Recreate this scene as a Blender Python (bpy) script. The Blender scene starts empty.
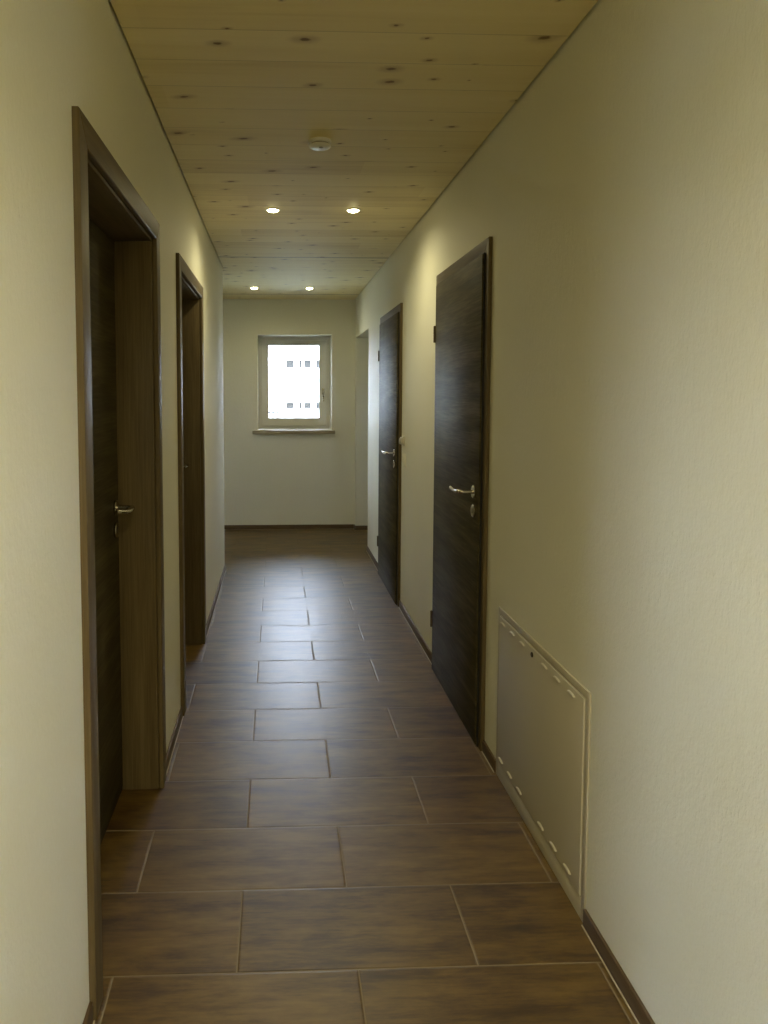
import bpy, bmesh, math
from mathutils import Vector, Matrix
sc = bpy.context.scene
COL = sc.collection

# ---------------------------------------------------------------- dimensions (metres, corridor runs along +Y)
XL, XR, H = -0.431, 0.829, 2.4304        # corridor wall faces and ceiling
TH = 0.18                                # thickness of the inner walls
YB = -2.5                                # back end of the corridor
YLE = 5.88                               # end of the left wall: the corridor opens into a bay
YE = 7.68                                # end wall
XBAY = -2.6
WT = H + .055                            # walls run up past the timber ceiling
GAP = 0.009                              # shadow gap between plaster and timber ceiling

# ---------------------------------------------------------------- node helpers
def new_mat(name):
    m = bpy.data.materials.new(name); m.use_nodes = True
    nt = m.node_tree
    return m, nt, nt.nodes['Principled BSDF']
class N:
    def __init__(s, nt): s.nt = nt; s._pos = None
    def node(s, t, **kw):
        n = s.nt.nodes.new(t)
        for k, v in kw.items(): setattr(n, k, v)
        return n
    def setin(s, n, key, v):
        if v is None: return
        if hasattr(v, 'is_linked') or isinstance(v, bpy.types.NodeSocket): s.nt.links.new(v, n.inputs[key])
        else: n.inputs[key].default_value = v
    def math(s, op, a, b=None, c=None):
        n = s.node('ShaderNodeMath', operation=op)
        s.setin(n, 0, a); s.setin(n, 1, b); s.setin(n, 2, c)
        return n.outputs[0]
    def pos(s):
        if s._pos is None:
            s._g = s.node('ShaderNodeNewGeometry'); s._pos = s._g.outputs['Position']
            s._sep = s.node('ShaderNodeSeparateXYZ'); s.nt.links.new(s._pos, s._sep.inputs[0])
        return s._pos
    def xyz(s):
        s.pos(); return s._sep.outputs[0], s._sep.outputs[1], s._sep.outputs[2]
    def comb(s, x, y, z):
        n = s.node('ShaderNodeCombineXYZ'); s.setin(n, 0, x); s.setin(n, 1, y); s.setin(n, 2, z); return n.outputs[0]
    def noise(s, vec, scale=1, detail=3, rough=.55, dist=0):
        n = s.node('ShaderNodeTexNoise'); s.setin(n, 'Vector', vec)
        n.inputs['Scale'].default_value = scale; n.inputs['Detail'].default_value = detail
        n.inputs['Roughness'].default_value = rough; n.inputs['Distortion'].default_value = dist
        return n.outputs['Fac']
    def white(s, vec):
        n = s.node('ShaderNodeTexWhiteNoise', noise_dimensions='3D'); s.setin(n, 'Vector', vec); return n.outputs['Value']
    def ramp(s, f, stops):
        n = s.node('ShaderNodeValToRGB'); s.setin(n, 0, f)
        e = n.color_ramp.elements
        while len(e) < len(stops): e.new(.5)
        for q, (p, c) in zip(e, stops): q.position = p; q.color = tuple(c) + (1,) if len(c) == 3 else c
        return n.outputs[0]
    def mix(s, f, a, b, t='MIX'):
        n = s.node('ShaderNodeMix', data_type='RGBA', blend_type=t)
        s.setin(n, 0, f)
        for k, v in ((6, a), (7, b)):
            if isinstance(v, tuple): n.inputs[k].default_value = v if len(v) == 4 else v + (1,)
            else: s.nt.links.new(v, n.inputs[k])
        return n.outputs[2]
    def smooth(s, v, a, b):
        n = s.node('ShaderNodeMapRange', interpolation_type='SMOOTHSTEP')
        s.setin(n, 0, v); n.inputs[1].default_value = a; n.inputs[2].default_value = b
        return n.outputs[0]
    def bump(s, h, strength, dist, bsdf, prev=None):
        n = s.node('ShaderNodeBump'); s.setin(n, 'Height', h)
        n.inputs['Strength'].default_value = strength; n.inputs['Distance'].default_value = dist
        if prev is not None: s.nt.links.new(prev, n.inputs['Normal'])
        if bsdf is not None: s.nt.links.new(n.outputs[0], bsdf.inputs['Normal'])
        return n.outputs[0]
M = {}
def plain(name, col, rough=.5, metal=0, spec=.5):
    m, nt, b = new_mat(name)
    b.inputs['Base Color'].default_value = col + (1,)
    b.inputs['Roughness'].default_value = rough; b.inputs['Metallic'].default_value = metal
    b.inputs['Specular IOR Level'].default_value = spec
    M[name] = m
    return m, nt, b

# ---- plaster walls
def wall_mat():
    m, nt, b = new_mat('wall_plaster'); n = N(nt); x, y, z = n.xyz()
    v = n.comb(n.math('MULTIPLY', x, 1), n.math('MULTIPLY', y, 1), n.math('MULTIPLY', z, .45))
    fine = n.noise(v, 170, 4, .65)
    mid = n.noise(v, 60, 3, .6)
    big = n.noise(n.pos(), 1.3, 2)
    h = n.math('ADD', n.math('MULTIPLY', fine, .55), n.math('MULTIPLY', mid, .6))
    col = n.mix(n.smooth(big, .3, .7), (.775, .76, .635), (.74, .725, .60))
    col = n.mix(n.math('MULTIPLY', n.smooth(fine, .35, .7), .16), col, (.86, .85, .75))
    nt.links.new(col, b.inputs['Base Color'])
    b.inputs['Roughness'].default_value = .62; b.inputs['Specular IOR Level'].default_value = .35
    n.bump(h, .75, .003, b)
    M['wall'] = m
wall_mat()

# ---- timber ceiling: cross-laid spruce boards with knots
def ceiling_mat():
    m, nt, b = new_mat('spruce_ceiling'); n = N(nt); x, y, z = n.xyz()
    BW = .185
    yy = n.math('DIVIDE', n.math('SUBTRACT', y, 1.884 - 2 * BW), BW)
    row = n.math('FLOOR', yy); fr = n.math('FRACT', yy)
    r1 = n.white(n.comb(row, 3.1, 7.7))
    xs = n.math('ADD', x, n.math('MULTIPLY', r1, 3.7))
    # narrow lamella inside the board
    yy2 = n.math('MULTIPLY', yy, 2); row2 = n.math('FLOOR', yy2)
    seg = n.math('FLOOR', n.math('DIVIDE', xs, 1.9))
    tone = n.white(n.comb(row, seg, 1.3)); tone2 = n.white(n.comb(row2, 5.5, 9.1))
    gv = n.comb(n.math('MULTIPLY', xs, 1.6), n.math('MULTIPLY', y, 34), n.math('MULTIPLY', row, 4.3))
    grain = n.noise(gv, 1.0, 5, .6, .4)
    gv2 = n.comb(n.math('MULTIPLY', xs, .9), n.math('MULTIPLY', y, 11), n.math('MULTIPLY', row, 2.7))
    soft = n.noise(gv2, 1.0, 3, .5, .6)
    t = n.math('ADD', n.math('ADD', n.math('MULTIPLY', tone, .30), n.math('MULTIPLY', tone2, .10)),
               n.math('ADD', n.math('MULTIPLY', grain, .38), n.math('MULTIPLY', soft, .55)))
    col = n.ramp(t, [(.26, (.58, .46, .225)), (.62, (.79, .675, .36)), (.95, (.86, .76, .46))])
    # knots
    wob = n.math('MULTIPLY', n.math('SUBTRACT', n.noise(n.pos(), 1.1, 1), .5), .9)
    vk = n.comb(n.math('ADD', n.math('MULTIPLY', xs, 4.4), wob), n.math('ADD', n.math('MULTIPLY', y, 7.6), n.math('MULTIPLY', xs, .8)), 0.0)
    vor = n.node('ShaderNodeTexVoronoi', voronoi_dimensions='2D', feature='F1'); n.setin(vor, 'Vector', vk)
    vor.inputs['Scale'].default_value = 1; vor.inputs['Randomness'].default_value = 1
    sep = n.node('ShaderNodeSeparateXYZ'); nt.links.new(vor.outputs['Color'], sep.inputs[0])
    size = n.math('ADD', .018, n.math('MULTIPLY', n.math('POWER', sep.outputs[0], 1.6), .085))
    has = n.math('GREATER_THAN', sep.outputs[1], .30)
    dist = n.math('ADD', vor.outputs['Distance'], n.math('MULTIPLY', n.math('SUBTRACT', n.noise(n.pos(), 70, 2), .5), .06))
    k = n.math('DIVIDE', dist, size)
    core = n.math('MULTIPLY', n.math('SUBTRACT', 1, n.smooth(k, .45, 1.1)), has)
    halo = n.math('MULTIPLY', n.math('MULTIPLY', n.math('SUBTRACT', 1, n.smooth(k, .8, 3.2)), has), .38)
    col = n.mix(halo, col, (.30, .17, .07))
    col = n.mix(n.math('MULTIPLY', core, .8), col, (.115, .05, .022))
    # fine dark seams between boards
    edge = n.math('MINIMUM', fr, n.math('SUBTRACT', 1, fr))
    seam = n.math('SUBTRACT', 1, n.smooth(edge, .004, .014))
    col = n.mix(n.math('MULTIPLY', seam, .35), col, (.14, .085, .035))
    # two panel joints
    for yj in (5.36, 7.3):
        j = n.math('SUBTRACT', 1, n.smooth(n.math('ABSOLUTE', n.math('SUBTRACT', y, yj)), .006, .014))
        col = n.mix(n.math('MULTIPLY', j, .75), col, (.06, .04, .02))
    nt.links.new(col, b.inputs['Base Color'])
    b.inputs['Roughness'].default_value = .6; b.inputs['Specular IOR Level'].default_value = .3
    n.bump(n.math('SUBTRACT', n.math('MULTIPLY', grain, .4), seam), .25, .001, b)
    M['ceiling'] = m
ceiling_mat()

# ---- wood-look porcelain tiles 30 x 60 in half bond
TP = .302; TX0, TY0 = -.1029, 1.7125
def floor_mat():
    m, nt, b = new_mat('wood_look_tiles'); n = N(nt); x, y, z = n.xyz()
    yy = n.math('DIVIDE', n.math('SUBTRACT', y, TY0), TP)      # joint k at integer
    row = n.math('FLOOR', yy); fy = n.math('FRACT', yy)
    par = n.math('FLOORED_MODULO', row, 2)                      # row 0 (k=0..1): joints at even m
    xx = n.math('DIVIDE', n.math('SUBTRACT', x, n.math('MULTIPLY_ADD', par, -TP, TX0)), 2 * TP)
    cx_ = n.math('FLOOR', xx); fx = n.math('FRACT', xx)
    dy = n.math('MULTIPLY', n.math('MINIMUM', fy, n.math('SUBTRACT', 1, fy)), TP)
    dx = n.math('MULTIPLY', n.math('MINIMUM', fx, n.math('SUBTRACT', 1, fx)), 2 * TP)
    d = n.math('MINIMUM', dx, dy)
    grout = n.math('SUBTRACT', 1, n.smooth(d, .0013, .0024))
    edge = n.smooth(d, .0012, .006)
    rnd = n.white(n.comb(cx_, row, 2.2)); rnd2 = n.white(n.comb(cx_, row, 8.8))
    gx = n.math('ADD', x, n.math('MULTIPLY', rnd, 7)); gy = n.math('ADD', y, n.math('MULTIPLY', rnd2, 5))
    blot = n.noise(n.comb(n.math('MULTIPLY', gx, 4.2), n.math('MULTIPLY', gy, 17), rnd), 1, 6, .68, .2)
    gr = n.noise(n.comb(n.math('MULTIPLY', gx, 7), n.math('MULTIPLY', gy, 95), rnd), 1, 4, .65, .3)
    t = n.math('ADD', n.math('ADD', n.math('MULTIPLY', blot, .80), n.math('MULTIPLY', gr, .30)), n.math('MULTIPLY', rnd, .08))
    col = n.ramp(t, [(.36, (.015, .0065, .0014)), (.47, (.044, .0210, .0036)), (.58, (.095, .053, .0085)), (.74, (.158, .096, .020))])
    col = n.mix(grout, col, (.23, .19, .135))
    nt.links.new(col, b.inputs['Base Color'])
    rg = n.math('ADD', .35, n.math('MULTIPLY', gr, .12))
    rg = n.math('ADD', rg, n.math('MULTIPLY', grout, .4))
    nt.links.new(rg, b.inputs['Roughness'])
    nt.links.new(n.math('MULTIPLY_ADD', grout, -.6, .75), b.inputs['Specular IOR Level'])
    n1 = n.bump(n.math('ADD', n.math('MULTIPLY', gr, .4), n.math('MULTIPLY', blot, .3)), .16, .0015, None)
    n.bump(edge, .6, .0012, b, n1)
    M['floor'] = m
floor_mat()

# ---- door laminate, grain along the chosen axis
def wood(name, axis, lo, mid, hi, rough=.42, spec=.35):
    m, nt, b = new_mat(name); n = N(nt); x, y, z = n.xyz()
    if axis == 'H':      # cross-grain leaf: long direction is horizontal
        v1 = n.comb(n.math('MULTIPLY', x, 2.0), n.math('MULTIPLY', y, 2.0), n.math('MULTIPLY', z, 16))
        v2 = n.comb(n.math('MULTIPLY', x, 6), n.math('MULTIPLY', y, 6), n.math('MULTIPLY', z, 160))
    elif axis == 'V':
        v1 = n.comb(n.math('MULTIPLY', x, 22), n.math('MULTIPLY', y, 22), n.math('MULTIPLY', z, 1.6))
        v2 = n.comb(n.math('MULTIPLY', x, 190), n.math('MULTIPLY', y, 190), n.math('MULTIPLY', z, 5))
    else:                # along the corridor
        v1 = n.comb(n.math('MULTIPLY', x, 22), n.math('MULTIPLY', y, 1.6), n.math('MULTIPLY', z, 22))
        v2 = n.comb(n.math('MULTIPLY', x, 190), n.math('MULTIPLY', y, 5), n.math('MULTIPLY', z, 190))
    a = n.noise(v1, 1, 4, .55, .35); g = n.noise(v2, 1, 3, .6, .2)
    t = n.math('ADD', n.math('MULTIPLY', a, .6), n.math('MULTIPLY', g, .45))
    col = n.ramp(t, [(.36, lo), (.52, mid), (.70, hi)])
    nt.links.new(col, b.inputs['Base Color'])
    b.inputs['Roughness'].default_value = rough; b.inputs['Specular IOR Level'].default_value = spec
    n.bump(g, .12, .0006, b)
    M[name] = m
wood('leaf_wood', 'H', (.033, .026, .011), (.064, .053, .024), (.118, .098, .049), .54, .09)
wood('casing_wood', 'V', (.078, .055, .026), (.112, .082, .039), (.150, .112, .056), .46, .22)
wood('casing_wood_h', 'Y', (.078, .055, .026), (.112, .082, .039), (.150, .112, .056), .46, .22)
wood('skirting_wood', 'Y', (.065, .040, .019), (.105, .066, .032), (.15, .098, .05), .5)
wood('skirting_wood_x', 'H', (.065, .040, .019), (.105, .066, .032), (.15, .098, .05), .5)
wood('sill_wood', 'H', (.30, .26, .18), (.36, .315, .225), (.42, .37, .27), .45)
plain('steel', (.62, .59, .52), .24, 1)
plain('dark_metal', (.05, .045, .04), .45, .6)
plain('hinge_metal', (.16, .12, .07), .4, .7)
plain('matte_black', (.006, .005, .004), .7)
plain('white_plastic', (.78, .78, .76), .35)
plain('pale_plastic', (.52, .49, .42), .35)
plain('window_plastic', (.76, .755, .72), .32)
plain('cabinet_paint', (.53, .49, .40), .42)
plain('cabinet_edge', (.50, .46, .37), .5)
plain('sealant', (.42, .37, .29), .6)
plain('dark_room', (.25, .23, .2), .9)
plain('facade', (.80, .80, .79), .9)
plain('facade_frame', (.5, .5, .5), .6)
plain('facade_pane', (.034, .033, .032), 1, 0, .0)
plain('railing', (.05, .05, .05), 1, 0, 0)
plain('terrain', (.34, .36, .30), .95)
plain('lamp_trim', (.80, .78, .72), .35, .2)
plain('grey_plastic', (.40, .38, .33), .4)
def glass_mat():
    m = bpy.data.materials.new('clear_glass'); m.use_nodes = True; nt = m.node_tree; nt.nodes.clear()
    o = nt.nodes.new('ShaderNodeOutputMaterial'); mx = nt.nodes.new('ShaderNodeMixShader')
    t = nt.nodes.new('ShaderNodeBsdfTransparent'); t.inputs[0].default_value = (.95, .97, .97, 1)
    g = nt.nodes.new('ShaderNodeBsdfGlossy'); g.inputs['Roughness'].default_value = .02
    f = nt.nodes.new('ShaderNodeFresnel'); f.inputs[0].default_value = 1.5
    nt.links.new(f.outputs[0], mx.inputs[0]); nt.links.new(t.outputs[0], mx.inputs[1]); nt.links.new(g.outputs[0], mx.inputs[2])
    nt.links.new(mx.outputs[0], o.inputs[0]); M['glass'] = m
glass_mat()
LAMP_COL = (1.0, .89, .52)
def lamp_mat():
    m = bpy.data.materials.new('lit_lamp'); m.use_nodes = True; nt = m.node_tree
    b = nt.nodes['Principled BSDF']; b.inputs['Base Color'].default_value = (.9, .9, .85, 1)
    b.inputs['Emission Color'].default_value = (1.0, .90, .50, 1); b.inputs['Emission Strength'].default_value = 55
    M['lit'] = m
lamp_mat()

# ---------------------------------------------------------------- mesh helpers
def box(bm, x0, x1, y0, y1, z0, z1, bev=0, seg=2):
    x0, x1 = sorted((x0, x1)); y0, y1 = sorted((y0, y1)); z0, z1 = sorted((z0, z1))
    vs = [bm.verts.new((x, y, z)) for x in (x0, x1) for y in (y0, y1) for z in (z0, z1)]
    fs = [bm.faces.new([vs[i] for i in q]) for q in ((0, 1, 3, 2), (4, 6, 7, 5), (0, 4, 5, 1), (2, 3, 7, 6), (0, 2, 6, 4), (1, 5, 7, 3))]
    if bev:
        es = list({e for f in fs for e in f.edges})
        bmesh.ops.bevel(bm, geom=es, offset=bev, segments=seg, profile=.5, affect='EDGES', clamp_overlap=True)
    return bm
def lathe(bm, prof, origin, axis='Z', seg=40, caps=True):
    """prof: list of (radius, height) turned about the axis through origin"""
    o = Vector(origin)
    ax = {'Z': (Vector((1, 0, 0)), Vector((0, 1, 0)), Vector((0, 0, 1))),
          'X': (Vector((0, 1, 0)), Vector((0, 0, 1)), Vector((1, 0, 0))),
          'Y': (Vector((0, 0, 1)), Vector((1, 0, 0)), Vector((0, 1, 0)))}[axis]
    rings = []
    for r, h in prof:
        if r < 1e-6: rings.append([bm.verts.new(o + ax[2] * h)])
        else: rings.append([bm.verts.new(o + ax[0] * r * math.cos(a) + ax[1] * r * math.sin(a) + ax[2] * h) for a in [2 * math.pi * i / seg for i in range(seg)]])
    for A, B in zip(rings, rings[1:]):
        if len(A) == 1 and len(B) == 1: continue
        for i in range(seg):
            j = (i + 1) % seg
            if len(A) == 1: bm.faces.new((A[0], B[i], B[j]))
            elif len(B) == 1: bm.faces.new((A[i], A[j], B[0]))
            else: bm.faces.new((A[i], A[j], B[j], B[i]))
    for R in (rings[0], rings[-1]):
        if len(R) > 2 and caps: bm.faces.new(R)
    bmesh.ops.recalc_face_normals(bm, faces=bm.faces[:])
    return bm
def tube(bm, pts, rad, seg=16, flat=1.0):
    """swept tube; rad is a list; flat squeezes the section vertically"""
    pts = [Vector(p) for p in pts]; rings = []
    for i, p in enumerate(pts):
        d = (pts[min(i + 1, len(pts) - 1)] - pts[max(i - 1, 0)]).normalized()
        side = d.cross(Vector((0, 0, 1)))
        if side.length < .05: side = Vector((1, 0, 0))
        side.normalize(); up = side.cross(d).normalized()
        rings.append([bm.verts.new(p + side * rad[i] * math.cos(a) + up * rad[i] * flat * math.sin(a)) for a in [2 * math.pi * k / seg for k in range(seg)]])
    for A, B in zip(rings, rings[1:]):
        for i in range(seg):
            j = (i + 1) % seg; bm.faces.new((A[i], A[j], B[j], B[i]))
    bm.faces.new(rings[0]); bm.faces.new(rings[-1])
    bmesh.ops.recalc_face_normals(bm, faces=bm.faces[:])
    return bm
def obj(name, bm, mat, parent=None, smooth=False, mats=None):
    me = bpy.data.meshes.new(name); bm.to_mesh(me); bm.free()
    for mm in (mats or [mat]): me.materials.append(M[mm])
    o = bpy.data.objects.new(name, me); COL.objects.link(o)
    if smooth:
        for p in me.polygons: p.use_smooth = True
        try: me.set_sharp_from_angle(angle=math.radians(40))
        except Exception: pass
    if parent is not None:
        o.parent = parent
        o.matrix_parent_inverse = Matrix.Translation(parent.location).inverted()
    return o
def tag(o, label=None, cat=None, group=None, kind=None):
    if label: o['label'] = label
    if cat: o['category'] = cat
    if group: o['group'] = group
    if kind: o['kind'] = kind
    return o
def thing(name, label, cat, loc, group=None, kind=None):
    o = bpy.data.objects.new(name, None); o.location = loc; o.empty_display_size = .1; COL.objects.link(o)
    return tag(o, label, cat, group, kind)
def boxes(*bs, bev=0):
    bm = bmesh.new()
    for b in bs: box(bm, *b, bev=bev)
    return bm

# ================================================================ DOOR POSITIONS
LEFT_DOORS = [(1.587, 2.640), (3.163, 4.170)]      # outer edges of the casings on the left wall
RIGHT_DOORS = [(2.798, 3.715), (4.790, 5.730)]
CW, CT, DH = .066, .016, 2.035                     # casing width, thickness, outer height
IN = .040                                          # rough opening is this far inside the casing outline
OPEN_Y = (6.57, 7.60); OPEN_Z = 2.03               # opening in the right wall at the end
WX0, WX1, WZ0, WZ1 = -.203, .580, 1.057, 2.062     # window opening in the end wall

# ================================================================ ROOM SHELL
tag(obj('floor', boxes((-3.4, 3.4, YB - .2, YE + .3, -.2, 0)), 'floor'), 'brown wood-look tile floor laid in half bond', 'floor', kind='structure')
tag(obj('ceiling', boxes((XL + GAP, XR - GAP, YB, YE - .001, H, WT + .002), (XBAY, XL + GAP, YLE + GAP, YE - .001, H, WT + .002), (XR + TH + GAP, 2.9 - GAP, 5.975, YE - .001, H, WT + .002), (-3.4, 3.4, YB - .2, YE + .3, WT, WT + .15)), 'ceiling'), 'knotty spruce plank ceiling over the corridor', 'ceiling', kind='structure')
def wall_with_holes(x0, x1, y0, y1, holes, top):
    """wall running along Y; holes = (ya, yb, ztop)"""
    bm = bmesh.new(); y = y0
    for ya, yb, zt in sorted(holes):
        box(bm, x0, x1, y, ya, 0, top); box(bm, x0, x1, ya, yb, zt, top); y = yb
    box(bm, x0, x1, y, y1, 0, top)
    return bm
hl = [(.05, .95, 2.0)] + [(a + IN, b - IN, DH - IN) for a, b in LEFT_DOORS]
hr = [(-.05, .85, 2.0)] + [(a + IN, b - IN, DH - IN) for a, b in RIGHT_DOORS] + [(OPEN_Y[0], OPEN_Y[1], OPEN_Z)]  # first opening added to pass extra daylight from the right
tag(obj('wall_left', wall_with_holes(XL - TH, XL, YB, YLE, hl, WT), 'wall'), 'cream plastered wall on the left of the corridor', 'wall', kind='structure')
tag(obj('wall_right', wall_with_holes(XR, XR + TH, YB, YE, hr, WT), 'wall'), 'cream plastered wall on the right of the corridor', 'wall', kind='structure')
bm = bmesh.new(); T2 = YE + .32
box(bm, -3.2, WX0, YE, T2, 0, WT); box(bm, WX1, 3.2, YE, T2, 0, WT)
box(bm, WX0, WX1, YE, T2, 0, WZ0 - .035); box(bm, WX0, WX1, YE, T2, WZ1, WT)
tag(obj('wall_end', bm, 'wall'), 'white end wall holding the small window', 'wall', kind='structure')
# bay wall behind the left wall, back wall with glazed entrance, outer walls
tag(obj('wall_bay', boxes((-3.2, XL - TH, YLE - TH, YLE, 0, WT)), 'wall'), 'plastered wall closing the bay towards the corridor', 'wall', kind='structure')
SW = (6.5, 7.1, 1.15, 1.85)
bm = bmesh.new()
box(bm, XBAY - .3, XBAY, YLE - TH, SW[0], 0, WT); box(bm, XBAY - .3, XBAY, SW[1], YE, 0, WT)
box(bm, XBAY - .3, XBAY, SW[0], SW[1], 0, SW[2]); box(bm, XBAY - .3, XBAY, SW[0], SW[1], SW[3], WT)
box(bm, -3.2, -2.9, YB, -1.4, 0, WT); box(bm, -3.2, -2.9, -.1, YLE - TH, 0, WT); box(bm, -3.2, -2.9, -1.4, -.1, 0, .9); box(bm, -3.2, -2.9, -1.4, -.1, 1.9, WT)
tag(obj('wall_west', bm, 'wall'), 'outer wall west of the corridor', 'wall', kind='structure')
bm = bmesh.new()
box(bm, 2.9, 3.2, YB, -1.3, 0, WT); box(bm, 2.9, 3.2, -.3, 6.55, 0, WT); box(bm, 2.9, 3.2, -1.3, -.3, 0, .9); box(bm, 2.9, 3.2, -1.3, -.3, 1.9, WT); box(bm, 2.9, 3.2, 7.0, YE, 0, WT)
box(bm, 2.9, 3.2, 6.55, 7.0, 0, 1.2); box(bm, 2.9, 3.2, 6.55, 7.0, 1.8, WT)
tag(obj('wall_east', bm, 'wall'), 'outer wall east of the corridor', 'wall', kind='structure')
tag(obj('wall_side_room', boxes((XR + TH, 2.9, 5.85, 5.97, 0, WT)), 'wall'), 'wall of the room beyond the far right opening', 'wall', kind='structure')
tag(obj('wall_back', boxes((-3.2, 3.2, YB - .2, YB, 0, WT)), 'wall'), 'wall behind the camera', 'wall', kind='structure')

# ================================================================ WINDOWS
def casement(name, label, plane, u0, u1, z0, z1, ax, fix, sash, depth_dir, handle=True):
    """ax 'Y': window plane is Y = plane, u along X; ax 'X': plane is X = plane, u along Y.
    fix = (u0,u1,z0,z1) fixed frame inner edge; sash = glass edge"""
    root = thing(name, label, 'window', ((u0 + u1) / 2, plane, z0) if ax == 'Y' else (plane, (u0 + u1) / 2, z0), kind='structure')
    def B(bm, a0, a1, d0, d1, c0, c1, bev=.004):
        d0, d1 = plane + depth_dir * d0, plane + depth_dir * d1
        if ax == 'Y': box(bm, a0, a1, d0, d1, c0, c1, bev)
        else: box(bm, d0, d1, a0, a1, c0, c1, bev)
    def ring(o, i, d0, d1):
        bm = bmesh.new()
        B(bm, o[0], i[0], d0, d1, o[2], o[3]); B(bm, i[1], o[1], d0, d1, o[2], o[3])
        B(bm, i[0] - .003, i[1] + .003, d0, d1, o[2], i[2]); B(bm, i[0] - .003, i[1] + .003, d0, d1, i[3], o[3])
        return bm
    O = (u0, u1, z0, z1)
    obj('window_frame', ring(O, fix, 0.0, .06), 'window_plastic', root)
    so = (fix[0] - .012, fix[1] + .012, fix[2] - .012, fix[3] + .012)
    s = obj('sash', ring(so, sash, -.018, .05), 'window_plastic', root)
    bm = bmesh.new(); B(bm, sash[0] - .01, sash[1] + .01, .018, .024, sash[2] - .01, sash[3] + .01, 0)
    obj('pane', bm, 'glass', s)
    bm = bmesh.new()
    g = (sash[0] - .004, sash[1] + .004, sash[2] - .004, sash[3] + .004); gi = (sash[0] + .004, sash[1] - .004, sash[2] + .004, sash[3] - .004)
    B(bm, g[0], gi[0], -.004, .004, g[2], g[3], 0); B(bm, gi[1], g[1], -.004, .004, g[2], g[3], 0)
    B(bm, gi[0], gi[1], -.004, .004, g[2], gi[2], 0); B(bm, gi[0], gi[1], -.004, .004, gi[3], g[3], 0)
    obj('gasket', bm, 'grey_plastic', s)
    if handle and ax == 'Y':
        hx, hz = sash[1] + .042, 1.47
        bm = bmesh.new(); B(bm, hx - .015, hx + .015, -.030, -.017, hz - .035, hz + .035, .005)
        hb = obj('window_handle', bm, 'steel', s, True)
        yb = plane - depth_dir * .03
        bm = bmesh.new(); tube(bm, [(hx, yb + .002, hz + .012), (hx, yb - .012, hz + .012), (hx, yb - .026, hz + .006), (hx, yb - .03, hz - .012), (hx, yb - .03, hz - .06), (hx, yb - .028, hz - .11)], [.008, .008, .009, .010, .009, .007], flat=.8)
        obj('lever', bm, 'steel', hb, True)
    return root
WY = YE + .25
w1 = casement('window_1', 'small white tilt window in the end wall above a pale wood sill', WY, WX0, WX1, WZ0, WZ1, 'Y',
              (-.155, .530, 1.108, 2.010), (-.094, .462, 1.178, 1.970), 1)
bm = bmesh.new(); box(bm, WX0 - .055, WX1 + .035, YE - .04, YE - .0005, WZ0 - .036, WZ0, .004)
box(bm, WX0, WX1, YE - .01, WY, WZ0 - .034, WZ0, .001)
tag(obj('window_sill', bm, 'sill_wood', w1), 'pale wooden window sill')
w2 = casement('window_2', 'white window in the outer wall of the left bay', XBAY - .2, SW[0], SW[1], SW[2], SW[3], 'X',
              (SW[0] + .05, SW[1] - .05, SW[2] + .05, SW[3] - .05), (SW[0] + .11, SW[1] - .11, SW[2] + .11, SW[3] - .11), -1, False)
w3 = casement('window_3', 'white window in the room beyond the far right opening', 3.1, 6.55, 7.0, 1.2, 1.8, 'X',
              (6.59, 6.96, 1.24, 1.76), (6.64, 6.91, 1.29, 1.71), 1, False)
w4 = casement('window_4', 'white window in the room beside the camera', -3.1, -1.4, -.1, .9, 1.9, 'X',
              (-1.35, -.15, .95, 1.85), (-1.27, -.23, 1.03, 1.74), -1, False)
w5 = casement('fill_window', 'unseen white window added right of the camera for extra daylight', 3.1, -1.3, -.3, .9, 1.9, 'X',
              (-1.25, -.35, .95, 1.85), (-1.16, -.44, 1.06, 1.74), 1, False)  # unseen window added to brighten the near left wall and ceiling
tag(obj('wall_south_room', boxes((XR + TH, 2.9, 1.25, 1.37, 0, WT)), 'wall'), 'partition of the room right of the camera', 'wall', kind='structure')
tag(obj('wall_north_room', boxes((-2.9, XL - TH, 1.25, 1.37, 0, WT)), 'wall'), 'partition of the room beside the camera', 'wall', kind='structure')
# ================================================================ DOORS
def lever_handle(root, xf, sx, y, dy, z, bow):
    """rose on plane x = xf, sticking out in direction sx, lever running in direction dy"""
    bm = bmesh.new(); lathe(bm, [(0, 0), (.0255, 0), (.0262, sx * .002), (.0262, sx * .006), (.024, sx * .0085), (0, sx * .0085)], (xf, y, z), 'X', 36)
    hd = obj('handle', bm, 'steel', root, True)
    P = []; R = []
    for t in range(5): P.append((xf + sx * (.006 + .040 * t / 4), y, z)); R.append(.0088)
    for t in range(1, 7):
        a = math.pi / 2 * t / 6
        P.append((xf + sx * (.046 + .016 * math.sin(a)), y + dy * .016 * (1 - math.cos(a)), z)); R.append(.0092 + .0008 * t / 6)
    for t in range(1, 13):
        u = t / 12
        P.append((xf + sx * (.062 - bow * u * u), y + dy * (.016 + .108 * u), z - .005 * math.sin(math.pi * u) + .004 * u * u)); R.append(.0100 - .0010 * u if t < 12 else .0065)
    bm = bmesh.new(); tube(bm, P, R, 18, .92)
    obj('lever', bm, 'steel', hd, True)
    bm = bmesh.new(); lathe(bm, [(0, 0), (.0255, 0), (.0262, sx * .002), (.0262, sx * .006), (.024, sx * .0085), (0, sx * .0085)], (xf, y, z - .078), 'X', 36)
    k = obj('key_rose', bm, 'steel', root, True)
    bm = boxes((xf + sx * .0082, xf + sx * .0092, y - .003, y + .003, z - .088, z - .068)); obj('keyhole', bm, 'matte_black', k)
def casing(bm_list, xw, s, y0, y1):
    """three casing boards on the wall plane xw, s = direction into the corridor"""
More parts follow.
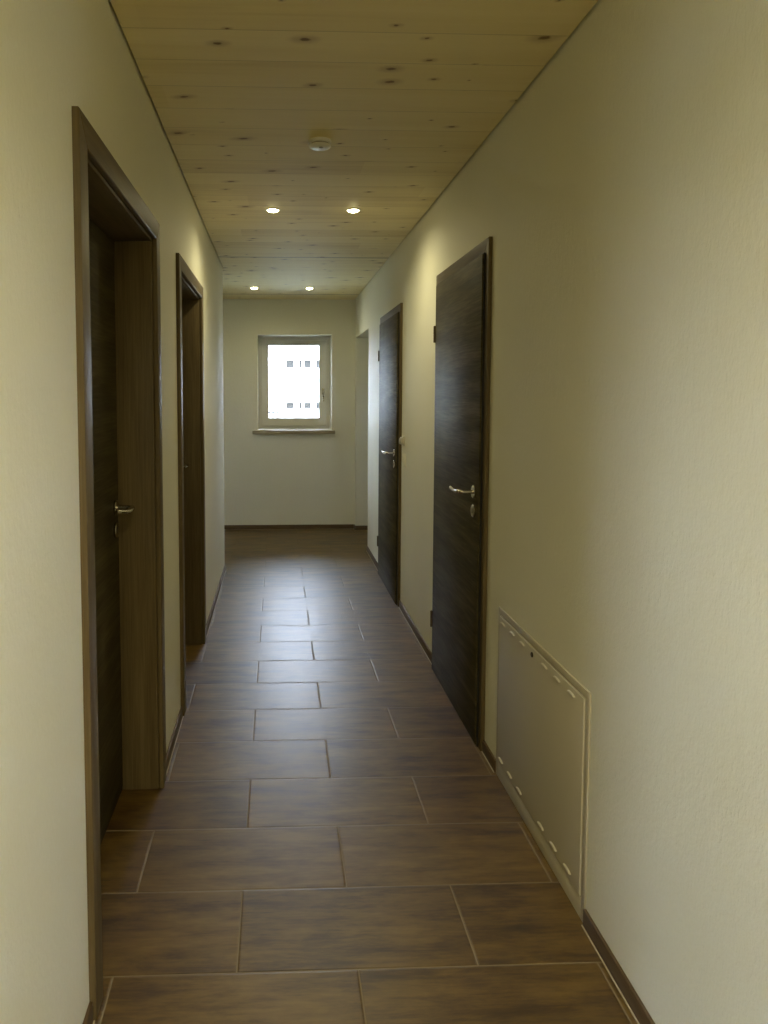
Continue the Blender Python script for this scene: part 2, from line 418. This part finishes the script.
def miter_board(bm, xw, s, pts, bev=.0035):
    """prism of thickness CT*s over the polygon pts (y,z)"""
    a = [bm.verts.new((xw, y, z)) for y, z in pts]; b = [bm.verts.new((xw + s * CT, y, z)) for y, z in pts]
    f = [bm.faces.new(a), bm.faces.new(b)]
    for i in range(len(pts)): j = (i + 1) % len(pts); f.append(bm.faces.new((a[i], a[j], b[j], b[i])))
    bmesh.ops.recalc_face_normals(bm, faces=bm.faces[:])
    es = [e for e in bm.edges if all(v in b for v in e.verts)]
    bmesh.ops.bevel(bm, geom=es, offset=bev, segments=3, profile=.5, affect='EDGES', clamp_overlap=True)
    return bm
def frame_parts(root, xw, s, y0, y1, xback):
    a, b, h = y0 + CW, y1 - CW, DH - CW
    obj('casing', miter_board(bmesh.new(), xw, s, [(y0, 0), (a, 0), (a, h), (y0, DH)]), 'casing_wood', root, True)
    obj('casing', miter_board(bmesh.new(), xw, s, [(b, 0), (y1, 0), (y1, DH), (b, h)]), 'casing_wood', root, True)
    obj('casing', miter_board(bmesh.new(), xw, s, [(y0, DH), (a, h), (b, h), (y1, DH)]), 'casing_wood_h', root, True)
def left_door(idx, y0, y1, label):
    root = thing('door_%d' % idx, label, 'door', (XL, (y0 + y1) / 2, 0), kind='structure')
    frame_parts(root, XL, 1, y0, y1, None)
    a, b, h = y0 + CW, y1 - CW, DH - CW
    st = .009; xs = XL - .001; xb = XL - TH - .001        # step in the lining
    xi = XL + .002
    for (p, q, sgn) in ((y0 + IN + .001, a, 1), (y1 - IN - .001, b, -1)):
        bm = bmesh.new(); box(bm, xi, xs, p, q, 0, h, .0); box(bm, xs + .0, xb, p, q + sgn * st, 0, h - st, .003)
        obj('lining', bm, 'casing_wood', root, True)
    bm = bmesh.new(); box(bm, xi, xs, y0 + IN + .001, y1 - IN - .001, h, DH - IN - .001); box(bm, xs, xb, y0 + IN + .001, y1 - IN - .001, h - st, DH - IN - .001, .003)
    obj('lining', bm, 'casing_wood_h', root, True)
    # leaf set against the room side, stop reveals a dark groove
    xf = -.560
    a2, b2, h2 = a + st, b - st, h - st
    leaf = obj('door_leaf', boxes((xf - .038, xf, a2 + .002, b2 - .003, .013, h2 - .003), bev=.002), 'leaf_wood', root, True)
    obj('gap_strip', boxes((xf - .030, xf - .004, b2 - .0032, b2 - .0002, 0.002, h2), (xf - .030, xf - .004, a2, b2, h2 - .0032, h2 - .0002), (xf - .034, xf - .004, a2, b2, .0004, .0132)), 'matte_black', root)  # black strips added so the gaps round the leaf read dark
    lever_handle(root, xf, 1, b2 - .058, -1, 1.040, .030)
left_door(1, *LEFT_DOORS[0], 'nearest door on the left, dark brown leaf set deep in its frame')
left_door(2, *LEFT_DOORS[1], 'further door on the left, narrow view into its dark frame')
def right_door(idx, y0, y1, label):
    root = thing('door_%d' % idx, label, 'door', (XR, (y0 + y1) / 2, 0), kind='structure')
    frame_parts(root, XR, -1, y0, y1, None)
    a, b, h = y0 + CW, y1 - CW, DH - CW
    for (p, q) in ((y0 + IN + .001, a), (y1 - IN - .001, b)):
        obj('lining', boxes((XR - .002, XR + TH, p, q, 0, h)), 'casing_wood', root)
    obj('lining', boxes((XR - .002, XR + TH, y0 + IN + .001, y1 - IN - .001, h, DH - IN - .001)), 'casing_wood_h', root)
    xf = XR - CT - .012
    # rebated leaf: lip overlaps the casing, body sits in the opening
    ya, yb = y0 + .040, y1 - .050
    bm = boxes((xf, XR - CT - .0006, ya, yb, .009, DH - .058), bev=.0025)
    box(bm, XR - CT - .004, XR + .012, a + .004, b - .004, .009, h - .004)
    leaf = obj('door_leaf', bm, 'leaf_wood', root, True)
    obj('gap_strip', boxes((XR - CT - .0062, XR - CT - .0004, ya - .008, ya + .004, .004, DH - .058), (XR - CT - .0062, XR - CT - .0004, ya - .004, yb, DH - .060, DH - .054)), 'matte_black', root)  # black strips added to darken the gap beside and above the leaf
    for zc in (.27, 1.735):
        bm = bmesh.new(); lathe(bm, [(0, -.042), (.0048, -.042), (.0058, -.040), (.0058, -.001), (.005, 0), (.0058, .001), (.0058, .040), (.0048, .042), (0, .042)], (xf - .003, yb + .006, zc), 'Z', 20)
        box(bm, xf - .003, xf + .012, yb + .002, yb + .010, zc - .028, zc + .028)
        obj('hinge', bm, 'hinge_metal', root, True)
    lever_handle(root, xf, -1, ya + .062, 1, 1.036, -.006)
right_door(3, *RIGHT_DOORS[0], 'nearest door on the right, closed dark cross-grain leaf with steel lever')
right_door(4, *RIGHT_DOORS[1], 'further door on the right, closed dark leaf beside the wall control')

# ================================================================ SKIRTING
BH, BT = .048, .009
def skirt(name, segs, mat, label):
    root = thing(name, label, 'baseboard', (segs[0][0], segs[0][2], 0), kind='structure')
    bm = bmesh.new(); bs = bmesh.new()
    for x0, x1, y0, y1 in segs:
        box(bm, x0, x1, y0, y1, 0, BH, .002)
        if name == 'baseboard_left': box(bs, x1, x1 + .004, y0, y1, 0, .003, .001)
        elif name == 'baseboard_right': box(bs, x0 - .004, x0, y0, y1, 0, .003, .001)
        elif x1 - x0 > y1 - y0: box(bs, x0, x1, y0 - .004, y0, 0, .003, .001)
    obj('skirting', bm, mat, root, True); obj('sealant_bead', bs, 'sealant', root)
L1, L2 = LEFT_DOORS; R1, R2 = RIGHT_DOORS
PY0, PY1 = 1.840, 2.632
skirt('baseboard_left', [(XL, XL + BT, YB, .05), (XL, XL + BT, .95, L1[0] - .001), (XL, XL + BT, L1[1] + .001, L2[0] - .001), (XL, XL + BT, L2[1] + .001, YLE)], 'skirting_wood', 'brown skirting along the left wall')
skirt('baseboard_right', [(XR - BT, XR, YB, -.05), (XR - BT, XR, .85, PY0 - .001), (XR - BT, XR, PY1 + .001, R1[0] - .001), (XR - BT, XR, R1[1] + .001, R2[0] - .001), (XR - BT, XR, R2[1] + .001, OPEN_Y[0]), (XR - BT, XR, OPEN_Y[1], YE - BT)], 'skirting_wood', 'brown skirting along the right wall')
skirt('baseboard_end', [(XBAY, XR - BT, YE - BT, YE), (XR, XR + TH, OPEN_Y[1] - BT, OPEN_Y[1]), (XR + TH, 2.9, YE - BT, YE)], 'skirting_wood_x', 'brown skirting at the foot of the end wall')
skirt('baseboard_bay', [(XBAY, XL, YLE, YLE + BT)], 'skirting_wood_x', 'brown skirting in the left bay')

# ================================================================ RECESSED SPOTS
def spot(x, y, label, lit=1.0):
    root = thing('recessed_spotlight', label, 'spotlight', (x, y, H), 'recessed ceiling spotlights')
    bm = bmesh.new(); lathe(bm, [(.026, -.001), (.028, -.0045), (.034, -.0058), (.040, -.0035), (.041, 0)], (x, y, H), 'Z', 40, caps=False)
    obj('trim_ring', bm, 'lamp_trim', root, True)
    bm = bmesh.new(); lathe(bm, [(0, -.014), (.013, -.013), (.023, -.010), (.030, -.005), (.0305, 0)], (x, y, H), 'Z', 32)
    o = obj('lamp', bm, 'lit', root, True)
    return root
SP = [(-.020, 4.00, 'left spotlight of the nearer lit pair in the timber ceiling'),
      (.416, 3.99, 'right spotlight of the nearer lit pair in the timber ceiling'),
      (-.210, 6.86, 'left spotlight of the far lit pair, by the end wall'),
      (.308, 6.86, 'right spotlight of the far lit pair, by the end wall'),
      (-.020, -.10, 'left spotlight of the pair overhead at the camera'),
      (.416, -.10, 'right spotlight of the pair overhead at the camera'),
      (-.020, -1.5, 'left spotlight of the pair behind the camera'),
      (.416, -1.5, 'right spotlight of the pair behind the camera')]
POW = [8.6, 8.6, 3.6, 3.6, 32, 32, 20, 20]
for (x, y, lab), p in zip(SP, POW):
    r_ = spot(x, y, lab)
    ld = bpy.data.lights.new('spot_beam', 'SPOT'); ld.energy = p * 1.6; ld.color = LAMP_COL
    ld.spot_size = math.radians(168); ld.spot_blend = .85; ld.shadow_soft_size = .03
    lo = bpy.data.objects.new('spot_beam', ld); lo.location = (x, y, H - .03); COL.objects.link(lo)
    lo.parent = r_; lo.matrix_parent_inverse = Matrix.Translation(r_.location).inverted()

# ================================================================ SMOKE DETECTOR
sx_, sy_ = .172, 2.93
sd = thing('smoke_detector', 'small round white smoke detector on the timber ceiling', 'smoke detector', (sx_, sy_, H))
bm = bmesh.new(); lathe(bm, [(0, 0), (.045, 0), (.0455, -.002), (.0455, -.011), (.0435, -.0125), (0, -.0125)], (sx_, sy_, H), 'Z', 48)
obj('base', bm, 'white_plastic', sd, True)
bm = bmesh.new(); lathe(bm, [(0, -.0125), (.036, -.0125), (.036, -.018), (0, -.018)], (sx_, sy_, H), 'Z', 48)
obj('vent', bm, 'grey_plastic', sd, True)
bm = bmesh.new(); lathe(bm, [(0, -.018), (.040, -.018), (.0435, -.020), (.044, -.022), (.041, -.026), (.030, -.029), (.012, -.030), (0, -.030)], (sx_, sy_, H), 'Z', 48)
obj('cover', bm, 'white_plastic', sd, True)
bm = bmesh.new(); lathe(bm, [(0, -.029), (.008, -.029), (.008, -.0315), (.006, -.0325), (0, -.0325)], (sx_ + .004, sy_ - .012, H), 'Z', 20)
obj('test_button', bm, 'grey_plastic', sd, True)

# ================================================================ HEATING DISTRIBUTOR CABINET
cab = thing('distributor_cabinet', 'flat beige metal access cabinet set low in the right wall', 'cabinet', (XR, (PY0 + PY1) / 2, 0))
xo = XR - .005; PZ = .641; fw = .024
bm = bmesh.new()
box(bm, xo, XR, PY0, PY0 + fw, 0, PZ, .0022); box(bm, xo, XR, PY1 - fw + .004, PY1, 0, PZ, .0022)
box(bm, xo, XR, PY0 + fw - .002, PY1 - fw + .006, PZ - fw, PZ, .0022); box(bm, xo, XR, PY0 + fw - .002, PY1 - fw + .006, 0, .060, .0022)
obj('cabinet_frame', bm, 'cabinet_edge', cab, True)
bm = bmesh.new()
dy0, dy1, dz0, dz1 = PY0 + fw + .004, PY1 - fw, .063, PZ - fw - .003
box(bm, xo - .003, XR - .001, dy0, dy1, dz0, dz1, .0016, 3)
door = obj('cabinet_door', bm, 'cabinet_paint', cab, True)
# pressed louvers: small half-dome hoods along the top and bottom edges
def louver(yc, zc):
    bm = bmesh.new(); n, k = 12, 5; L, W, D = .024, .0062, .0055
    rows = []
    for j in range(k + 1):
        ph = math.pi / 2 * j / k
        rows.append([bm.verts.new((xo - .0031 - D * math.sin(ph), yc + L * math.cos(math.pi * i / n) * (1 - .12 * (1 - math.cos(ph))), zc + W * (math.sin(math.pi * i / n)) * math.cos(ph))) for i in range(n + 1)])
    for A, B in zip(rows, rows[1:]):
        for i in range(n):
            try: bm.faces.new((A[i], A[i + 1], B[i + 1], B[i]))
            except ValueError: pass
    bmesh.ops.remove_doubles(bm, verts=bm.verts[:], dist=1e-5)
    bmesh.ops.recalc_face_normals(bm, faces=bm.faces[:])
    lo = obj('louver', bm, 'cabinet_paint', door, True)
    return lo
for yc in (1.949, 2.052, 2.155, 2.357, 2.460, 2.563): louver(yc, .594); louver(yc, .084)
lk = bmesh.new(); lathe(lk, [(0, 0), (.0085, 0), (.0085, -.002), (.007, -.0035), (0, -.0035)], (xo - .003, 2.262, .592), 'X', 24)
lock = obj('lock', lk, 'dark_metal', door, True)

# ================================================================ WALL CONTROL BY THE FAR RIGHT DOOR
ws = thing('wall_thermostat', 'small pale wall control next to the far right door frame', 'wall control', (XR, 4.70, 1.13))
obj('base_plate', boxes((XR - .010, XR, 4.675, 4.737, 1.100, 1.162), bev=.003), 'pale_plastic', ws, True)
obj('housing', boxes((XR - .022, XR - .0095, 4.682, 4.730, 1.107, 1.155), bev=.004), 'pale_plastic', ws, True)
bm = bmesh.new(); lathe(bm, [(0, -.021), (.019, -.021), (.019, -.029), (.017, -.031), (0, -.031)], (XR, 4.706, 1.128), 'X', 32)
tag(obj('dial', bm, 'grey_plastic', ws, True), 'round dial')
lsw = thing('light_switch', 'flat pale plate low under the wall control by the far right door', 'switch', (XR, 4.66, 1.0))
obj('plate', boxes((XR - .007, XR, 4.620, 4.700, .965, 1.045), bev=.002), 'wall', lsw, True)
obj('rocker', boxes((XR - .0105, XR - .006, 4.632, 4.688, .977, 1.033), bev=.002), 'wall', lsw, True)

# ================================================================ OUTSIDE
tag(obj('terrain', boxes((-60, 60, -40, 62, -1.3, -1.0)), 'terrain'), 'pale open ground outside the window', 'ground', kind='structure')
bd = thing('building', 'white rendered building across the way, seen through the end window', 'building', (3, 50, -1.0))
holes = []
for zb, zt in ((3.30, 3.86), (.50, .95)):
    for xa, xb in ((-8.2, -7.5), (.62, 1.18), (1.50, 1.74), (1.86, 2.36), (2.70, 3.4), (7.2, 8.0)): holes.append((xa, xb, zb, zt))
bm = bmesh.new()
ys, yd = 50, 50.35
zs = [(-1.0, .50, None), (.50, .95, 1), (.95, 3.30, None), (3.30, 3.86, 2), (3.86, 7.2, None)]
for z0, z1, k in zs:
    if k is None: box(bm, -12, 14, ys, yd, z0, z1); continue
    x = -12
    for xa, xb, a, b in sorted(h for h in holes if h[2] == z0):
        box(bm, x, xa, ys, yd, z0, z1); x = xb
    box(bm, x, 14, ys, yd, z0, z1)
box(bm, -12, 14, yd, 58, -1.0, 7.2)
obj('wall', bm, 'facade', bd)
bm = bmesh.new()
vs = [bm.verts.new(p) for p in ((-12.6, 49.4, 7.2), (14.6, 49.4, 7.2), (14.6, 54, 10.2), (-12.6, 54, 10.2), (14.6, 58.6, 7.2), (-12.6, 58.6, 7.2))]
for q in ((0, 1, 2, 3), (3, 2, 4, 5), (0, 3, 5), (1, 4, 2), (0, 5, 4, 1)): bm.faces.new([vs[i] for i in q])
obj('roof', bm, 'facade_frame', bd)
for xa, xb, za, zb in holes:
    bm = bmesh.new(); e = .03
    box(bm, xa, xa + e, ys + .12, ys + .2, za, zb); box(bm, xb - e, xb, ys + .12, ys + .2, za, zb); box(bm, xa, xb, ys + .12, ys + .2, za, za + e); box(bm, xa, xb, ys + .12, ys + .2, zb - e, zb)
    f = obj('window', bm, 'facade_frame', bd)
    obj('pane', boxes((xa + e, xb - e, ys + .15, ys + .17, za + e, zb - e)), 'facade_pane', f)
fe = thing('low_fence', 'faint low railing in front of the white building outside', 'fence', (-2, 46, -1.0))
bm = bmesh.new()
for i in range(28): box(bm, -6 + i * .22, -6 + i * .22 + .05, 46, 46.05, -.9, .35)
obj('pickets', bm, 'railing', fe); obj('rail', boxes((-6.1, .1, 46.0, 46.06, .30, .42)), 'railing', fe)
for xp in (-6.05, -3, .05): obj('post', boxes((xp - .05, xp + .05, 45.97, 46.09, -1.0, .45)), 'railing', fe)

# ================================================================ DAYLIGHT
w = bpy.data.worlds.new('sky'); sc.world = w; w.use_nodes = True
bg = w.node_tree.nodes['Background']; bg.inputs[0].default_value = (.72, .81, 1.0, 1); bg.inputs[1].default_value = 32

# ================================================================ CAMERA
F_, CX, CY = 725.3, 304.2, 441.8
yaw, pitch = .0375, .0639
cd = bpy.data.cameras.new('camera'); cam = bpy.data.objects.new('camera', cd); COL.objects.link(cam); sc.camera = cam
cd.sensor_fit = 'VERTICAL'; cd.sensor_height = 36; cd.sensor_width = 27
cd.lens = F_ / 1024 * 36
cd.shift_x = (384 - CX) / 1024; cd.shift_y = -(512 - CY) / 1024
cd.clip_start = .02; cd.clip_end = 300
cam.location = (0, 0, 1.4267)
cam.rotation_euler = (math.pi / 2 - pitch, 0, -yaw)

# ================================================================ COLOUR MANAGEMENT
sc.view_settings.view_transform = 'Standard'; sc.view_settings.look = 'None'
sc.view_settings.exposure = 0.12; sc.view_settings.gamma = 1; sc.view_settings.use_curve_mapping = False
sc.cycles.max_bounces = 10; sc.cycles.diffuse_bounces = 6; sc.cycles.use_denoising = True
sc.cycles.sample_clamp_indirect = 6
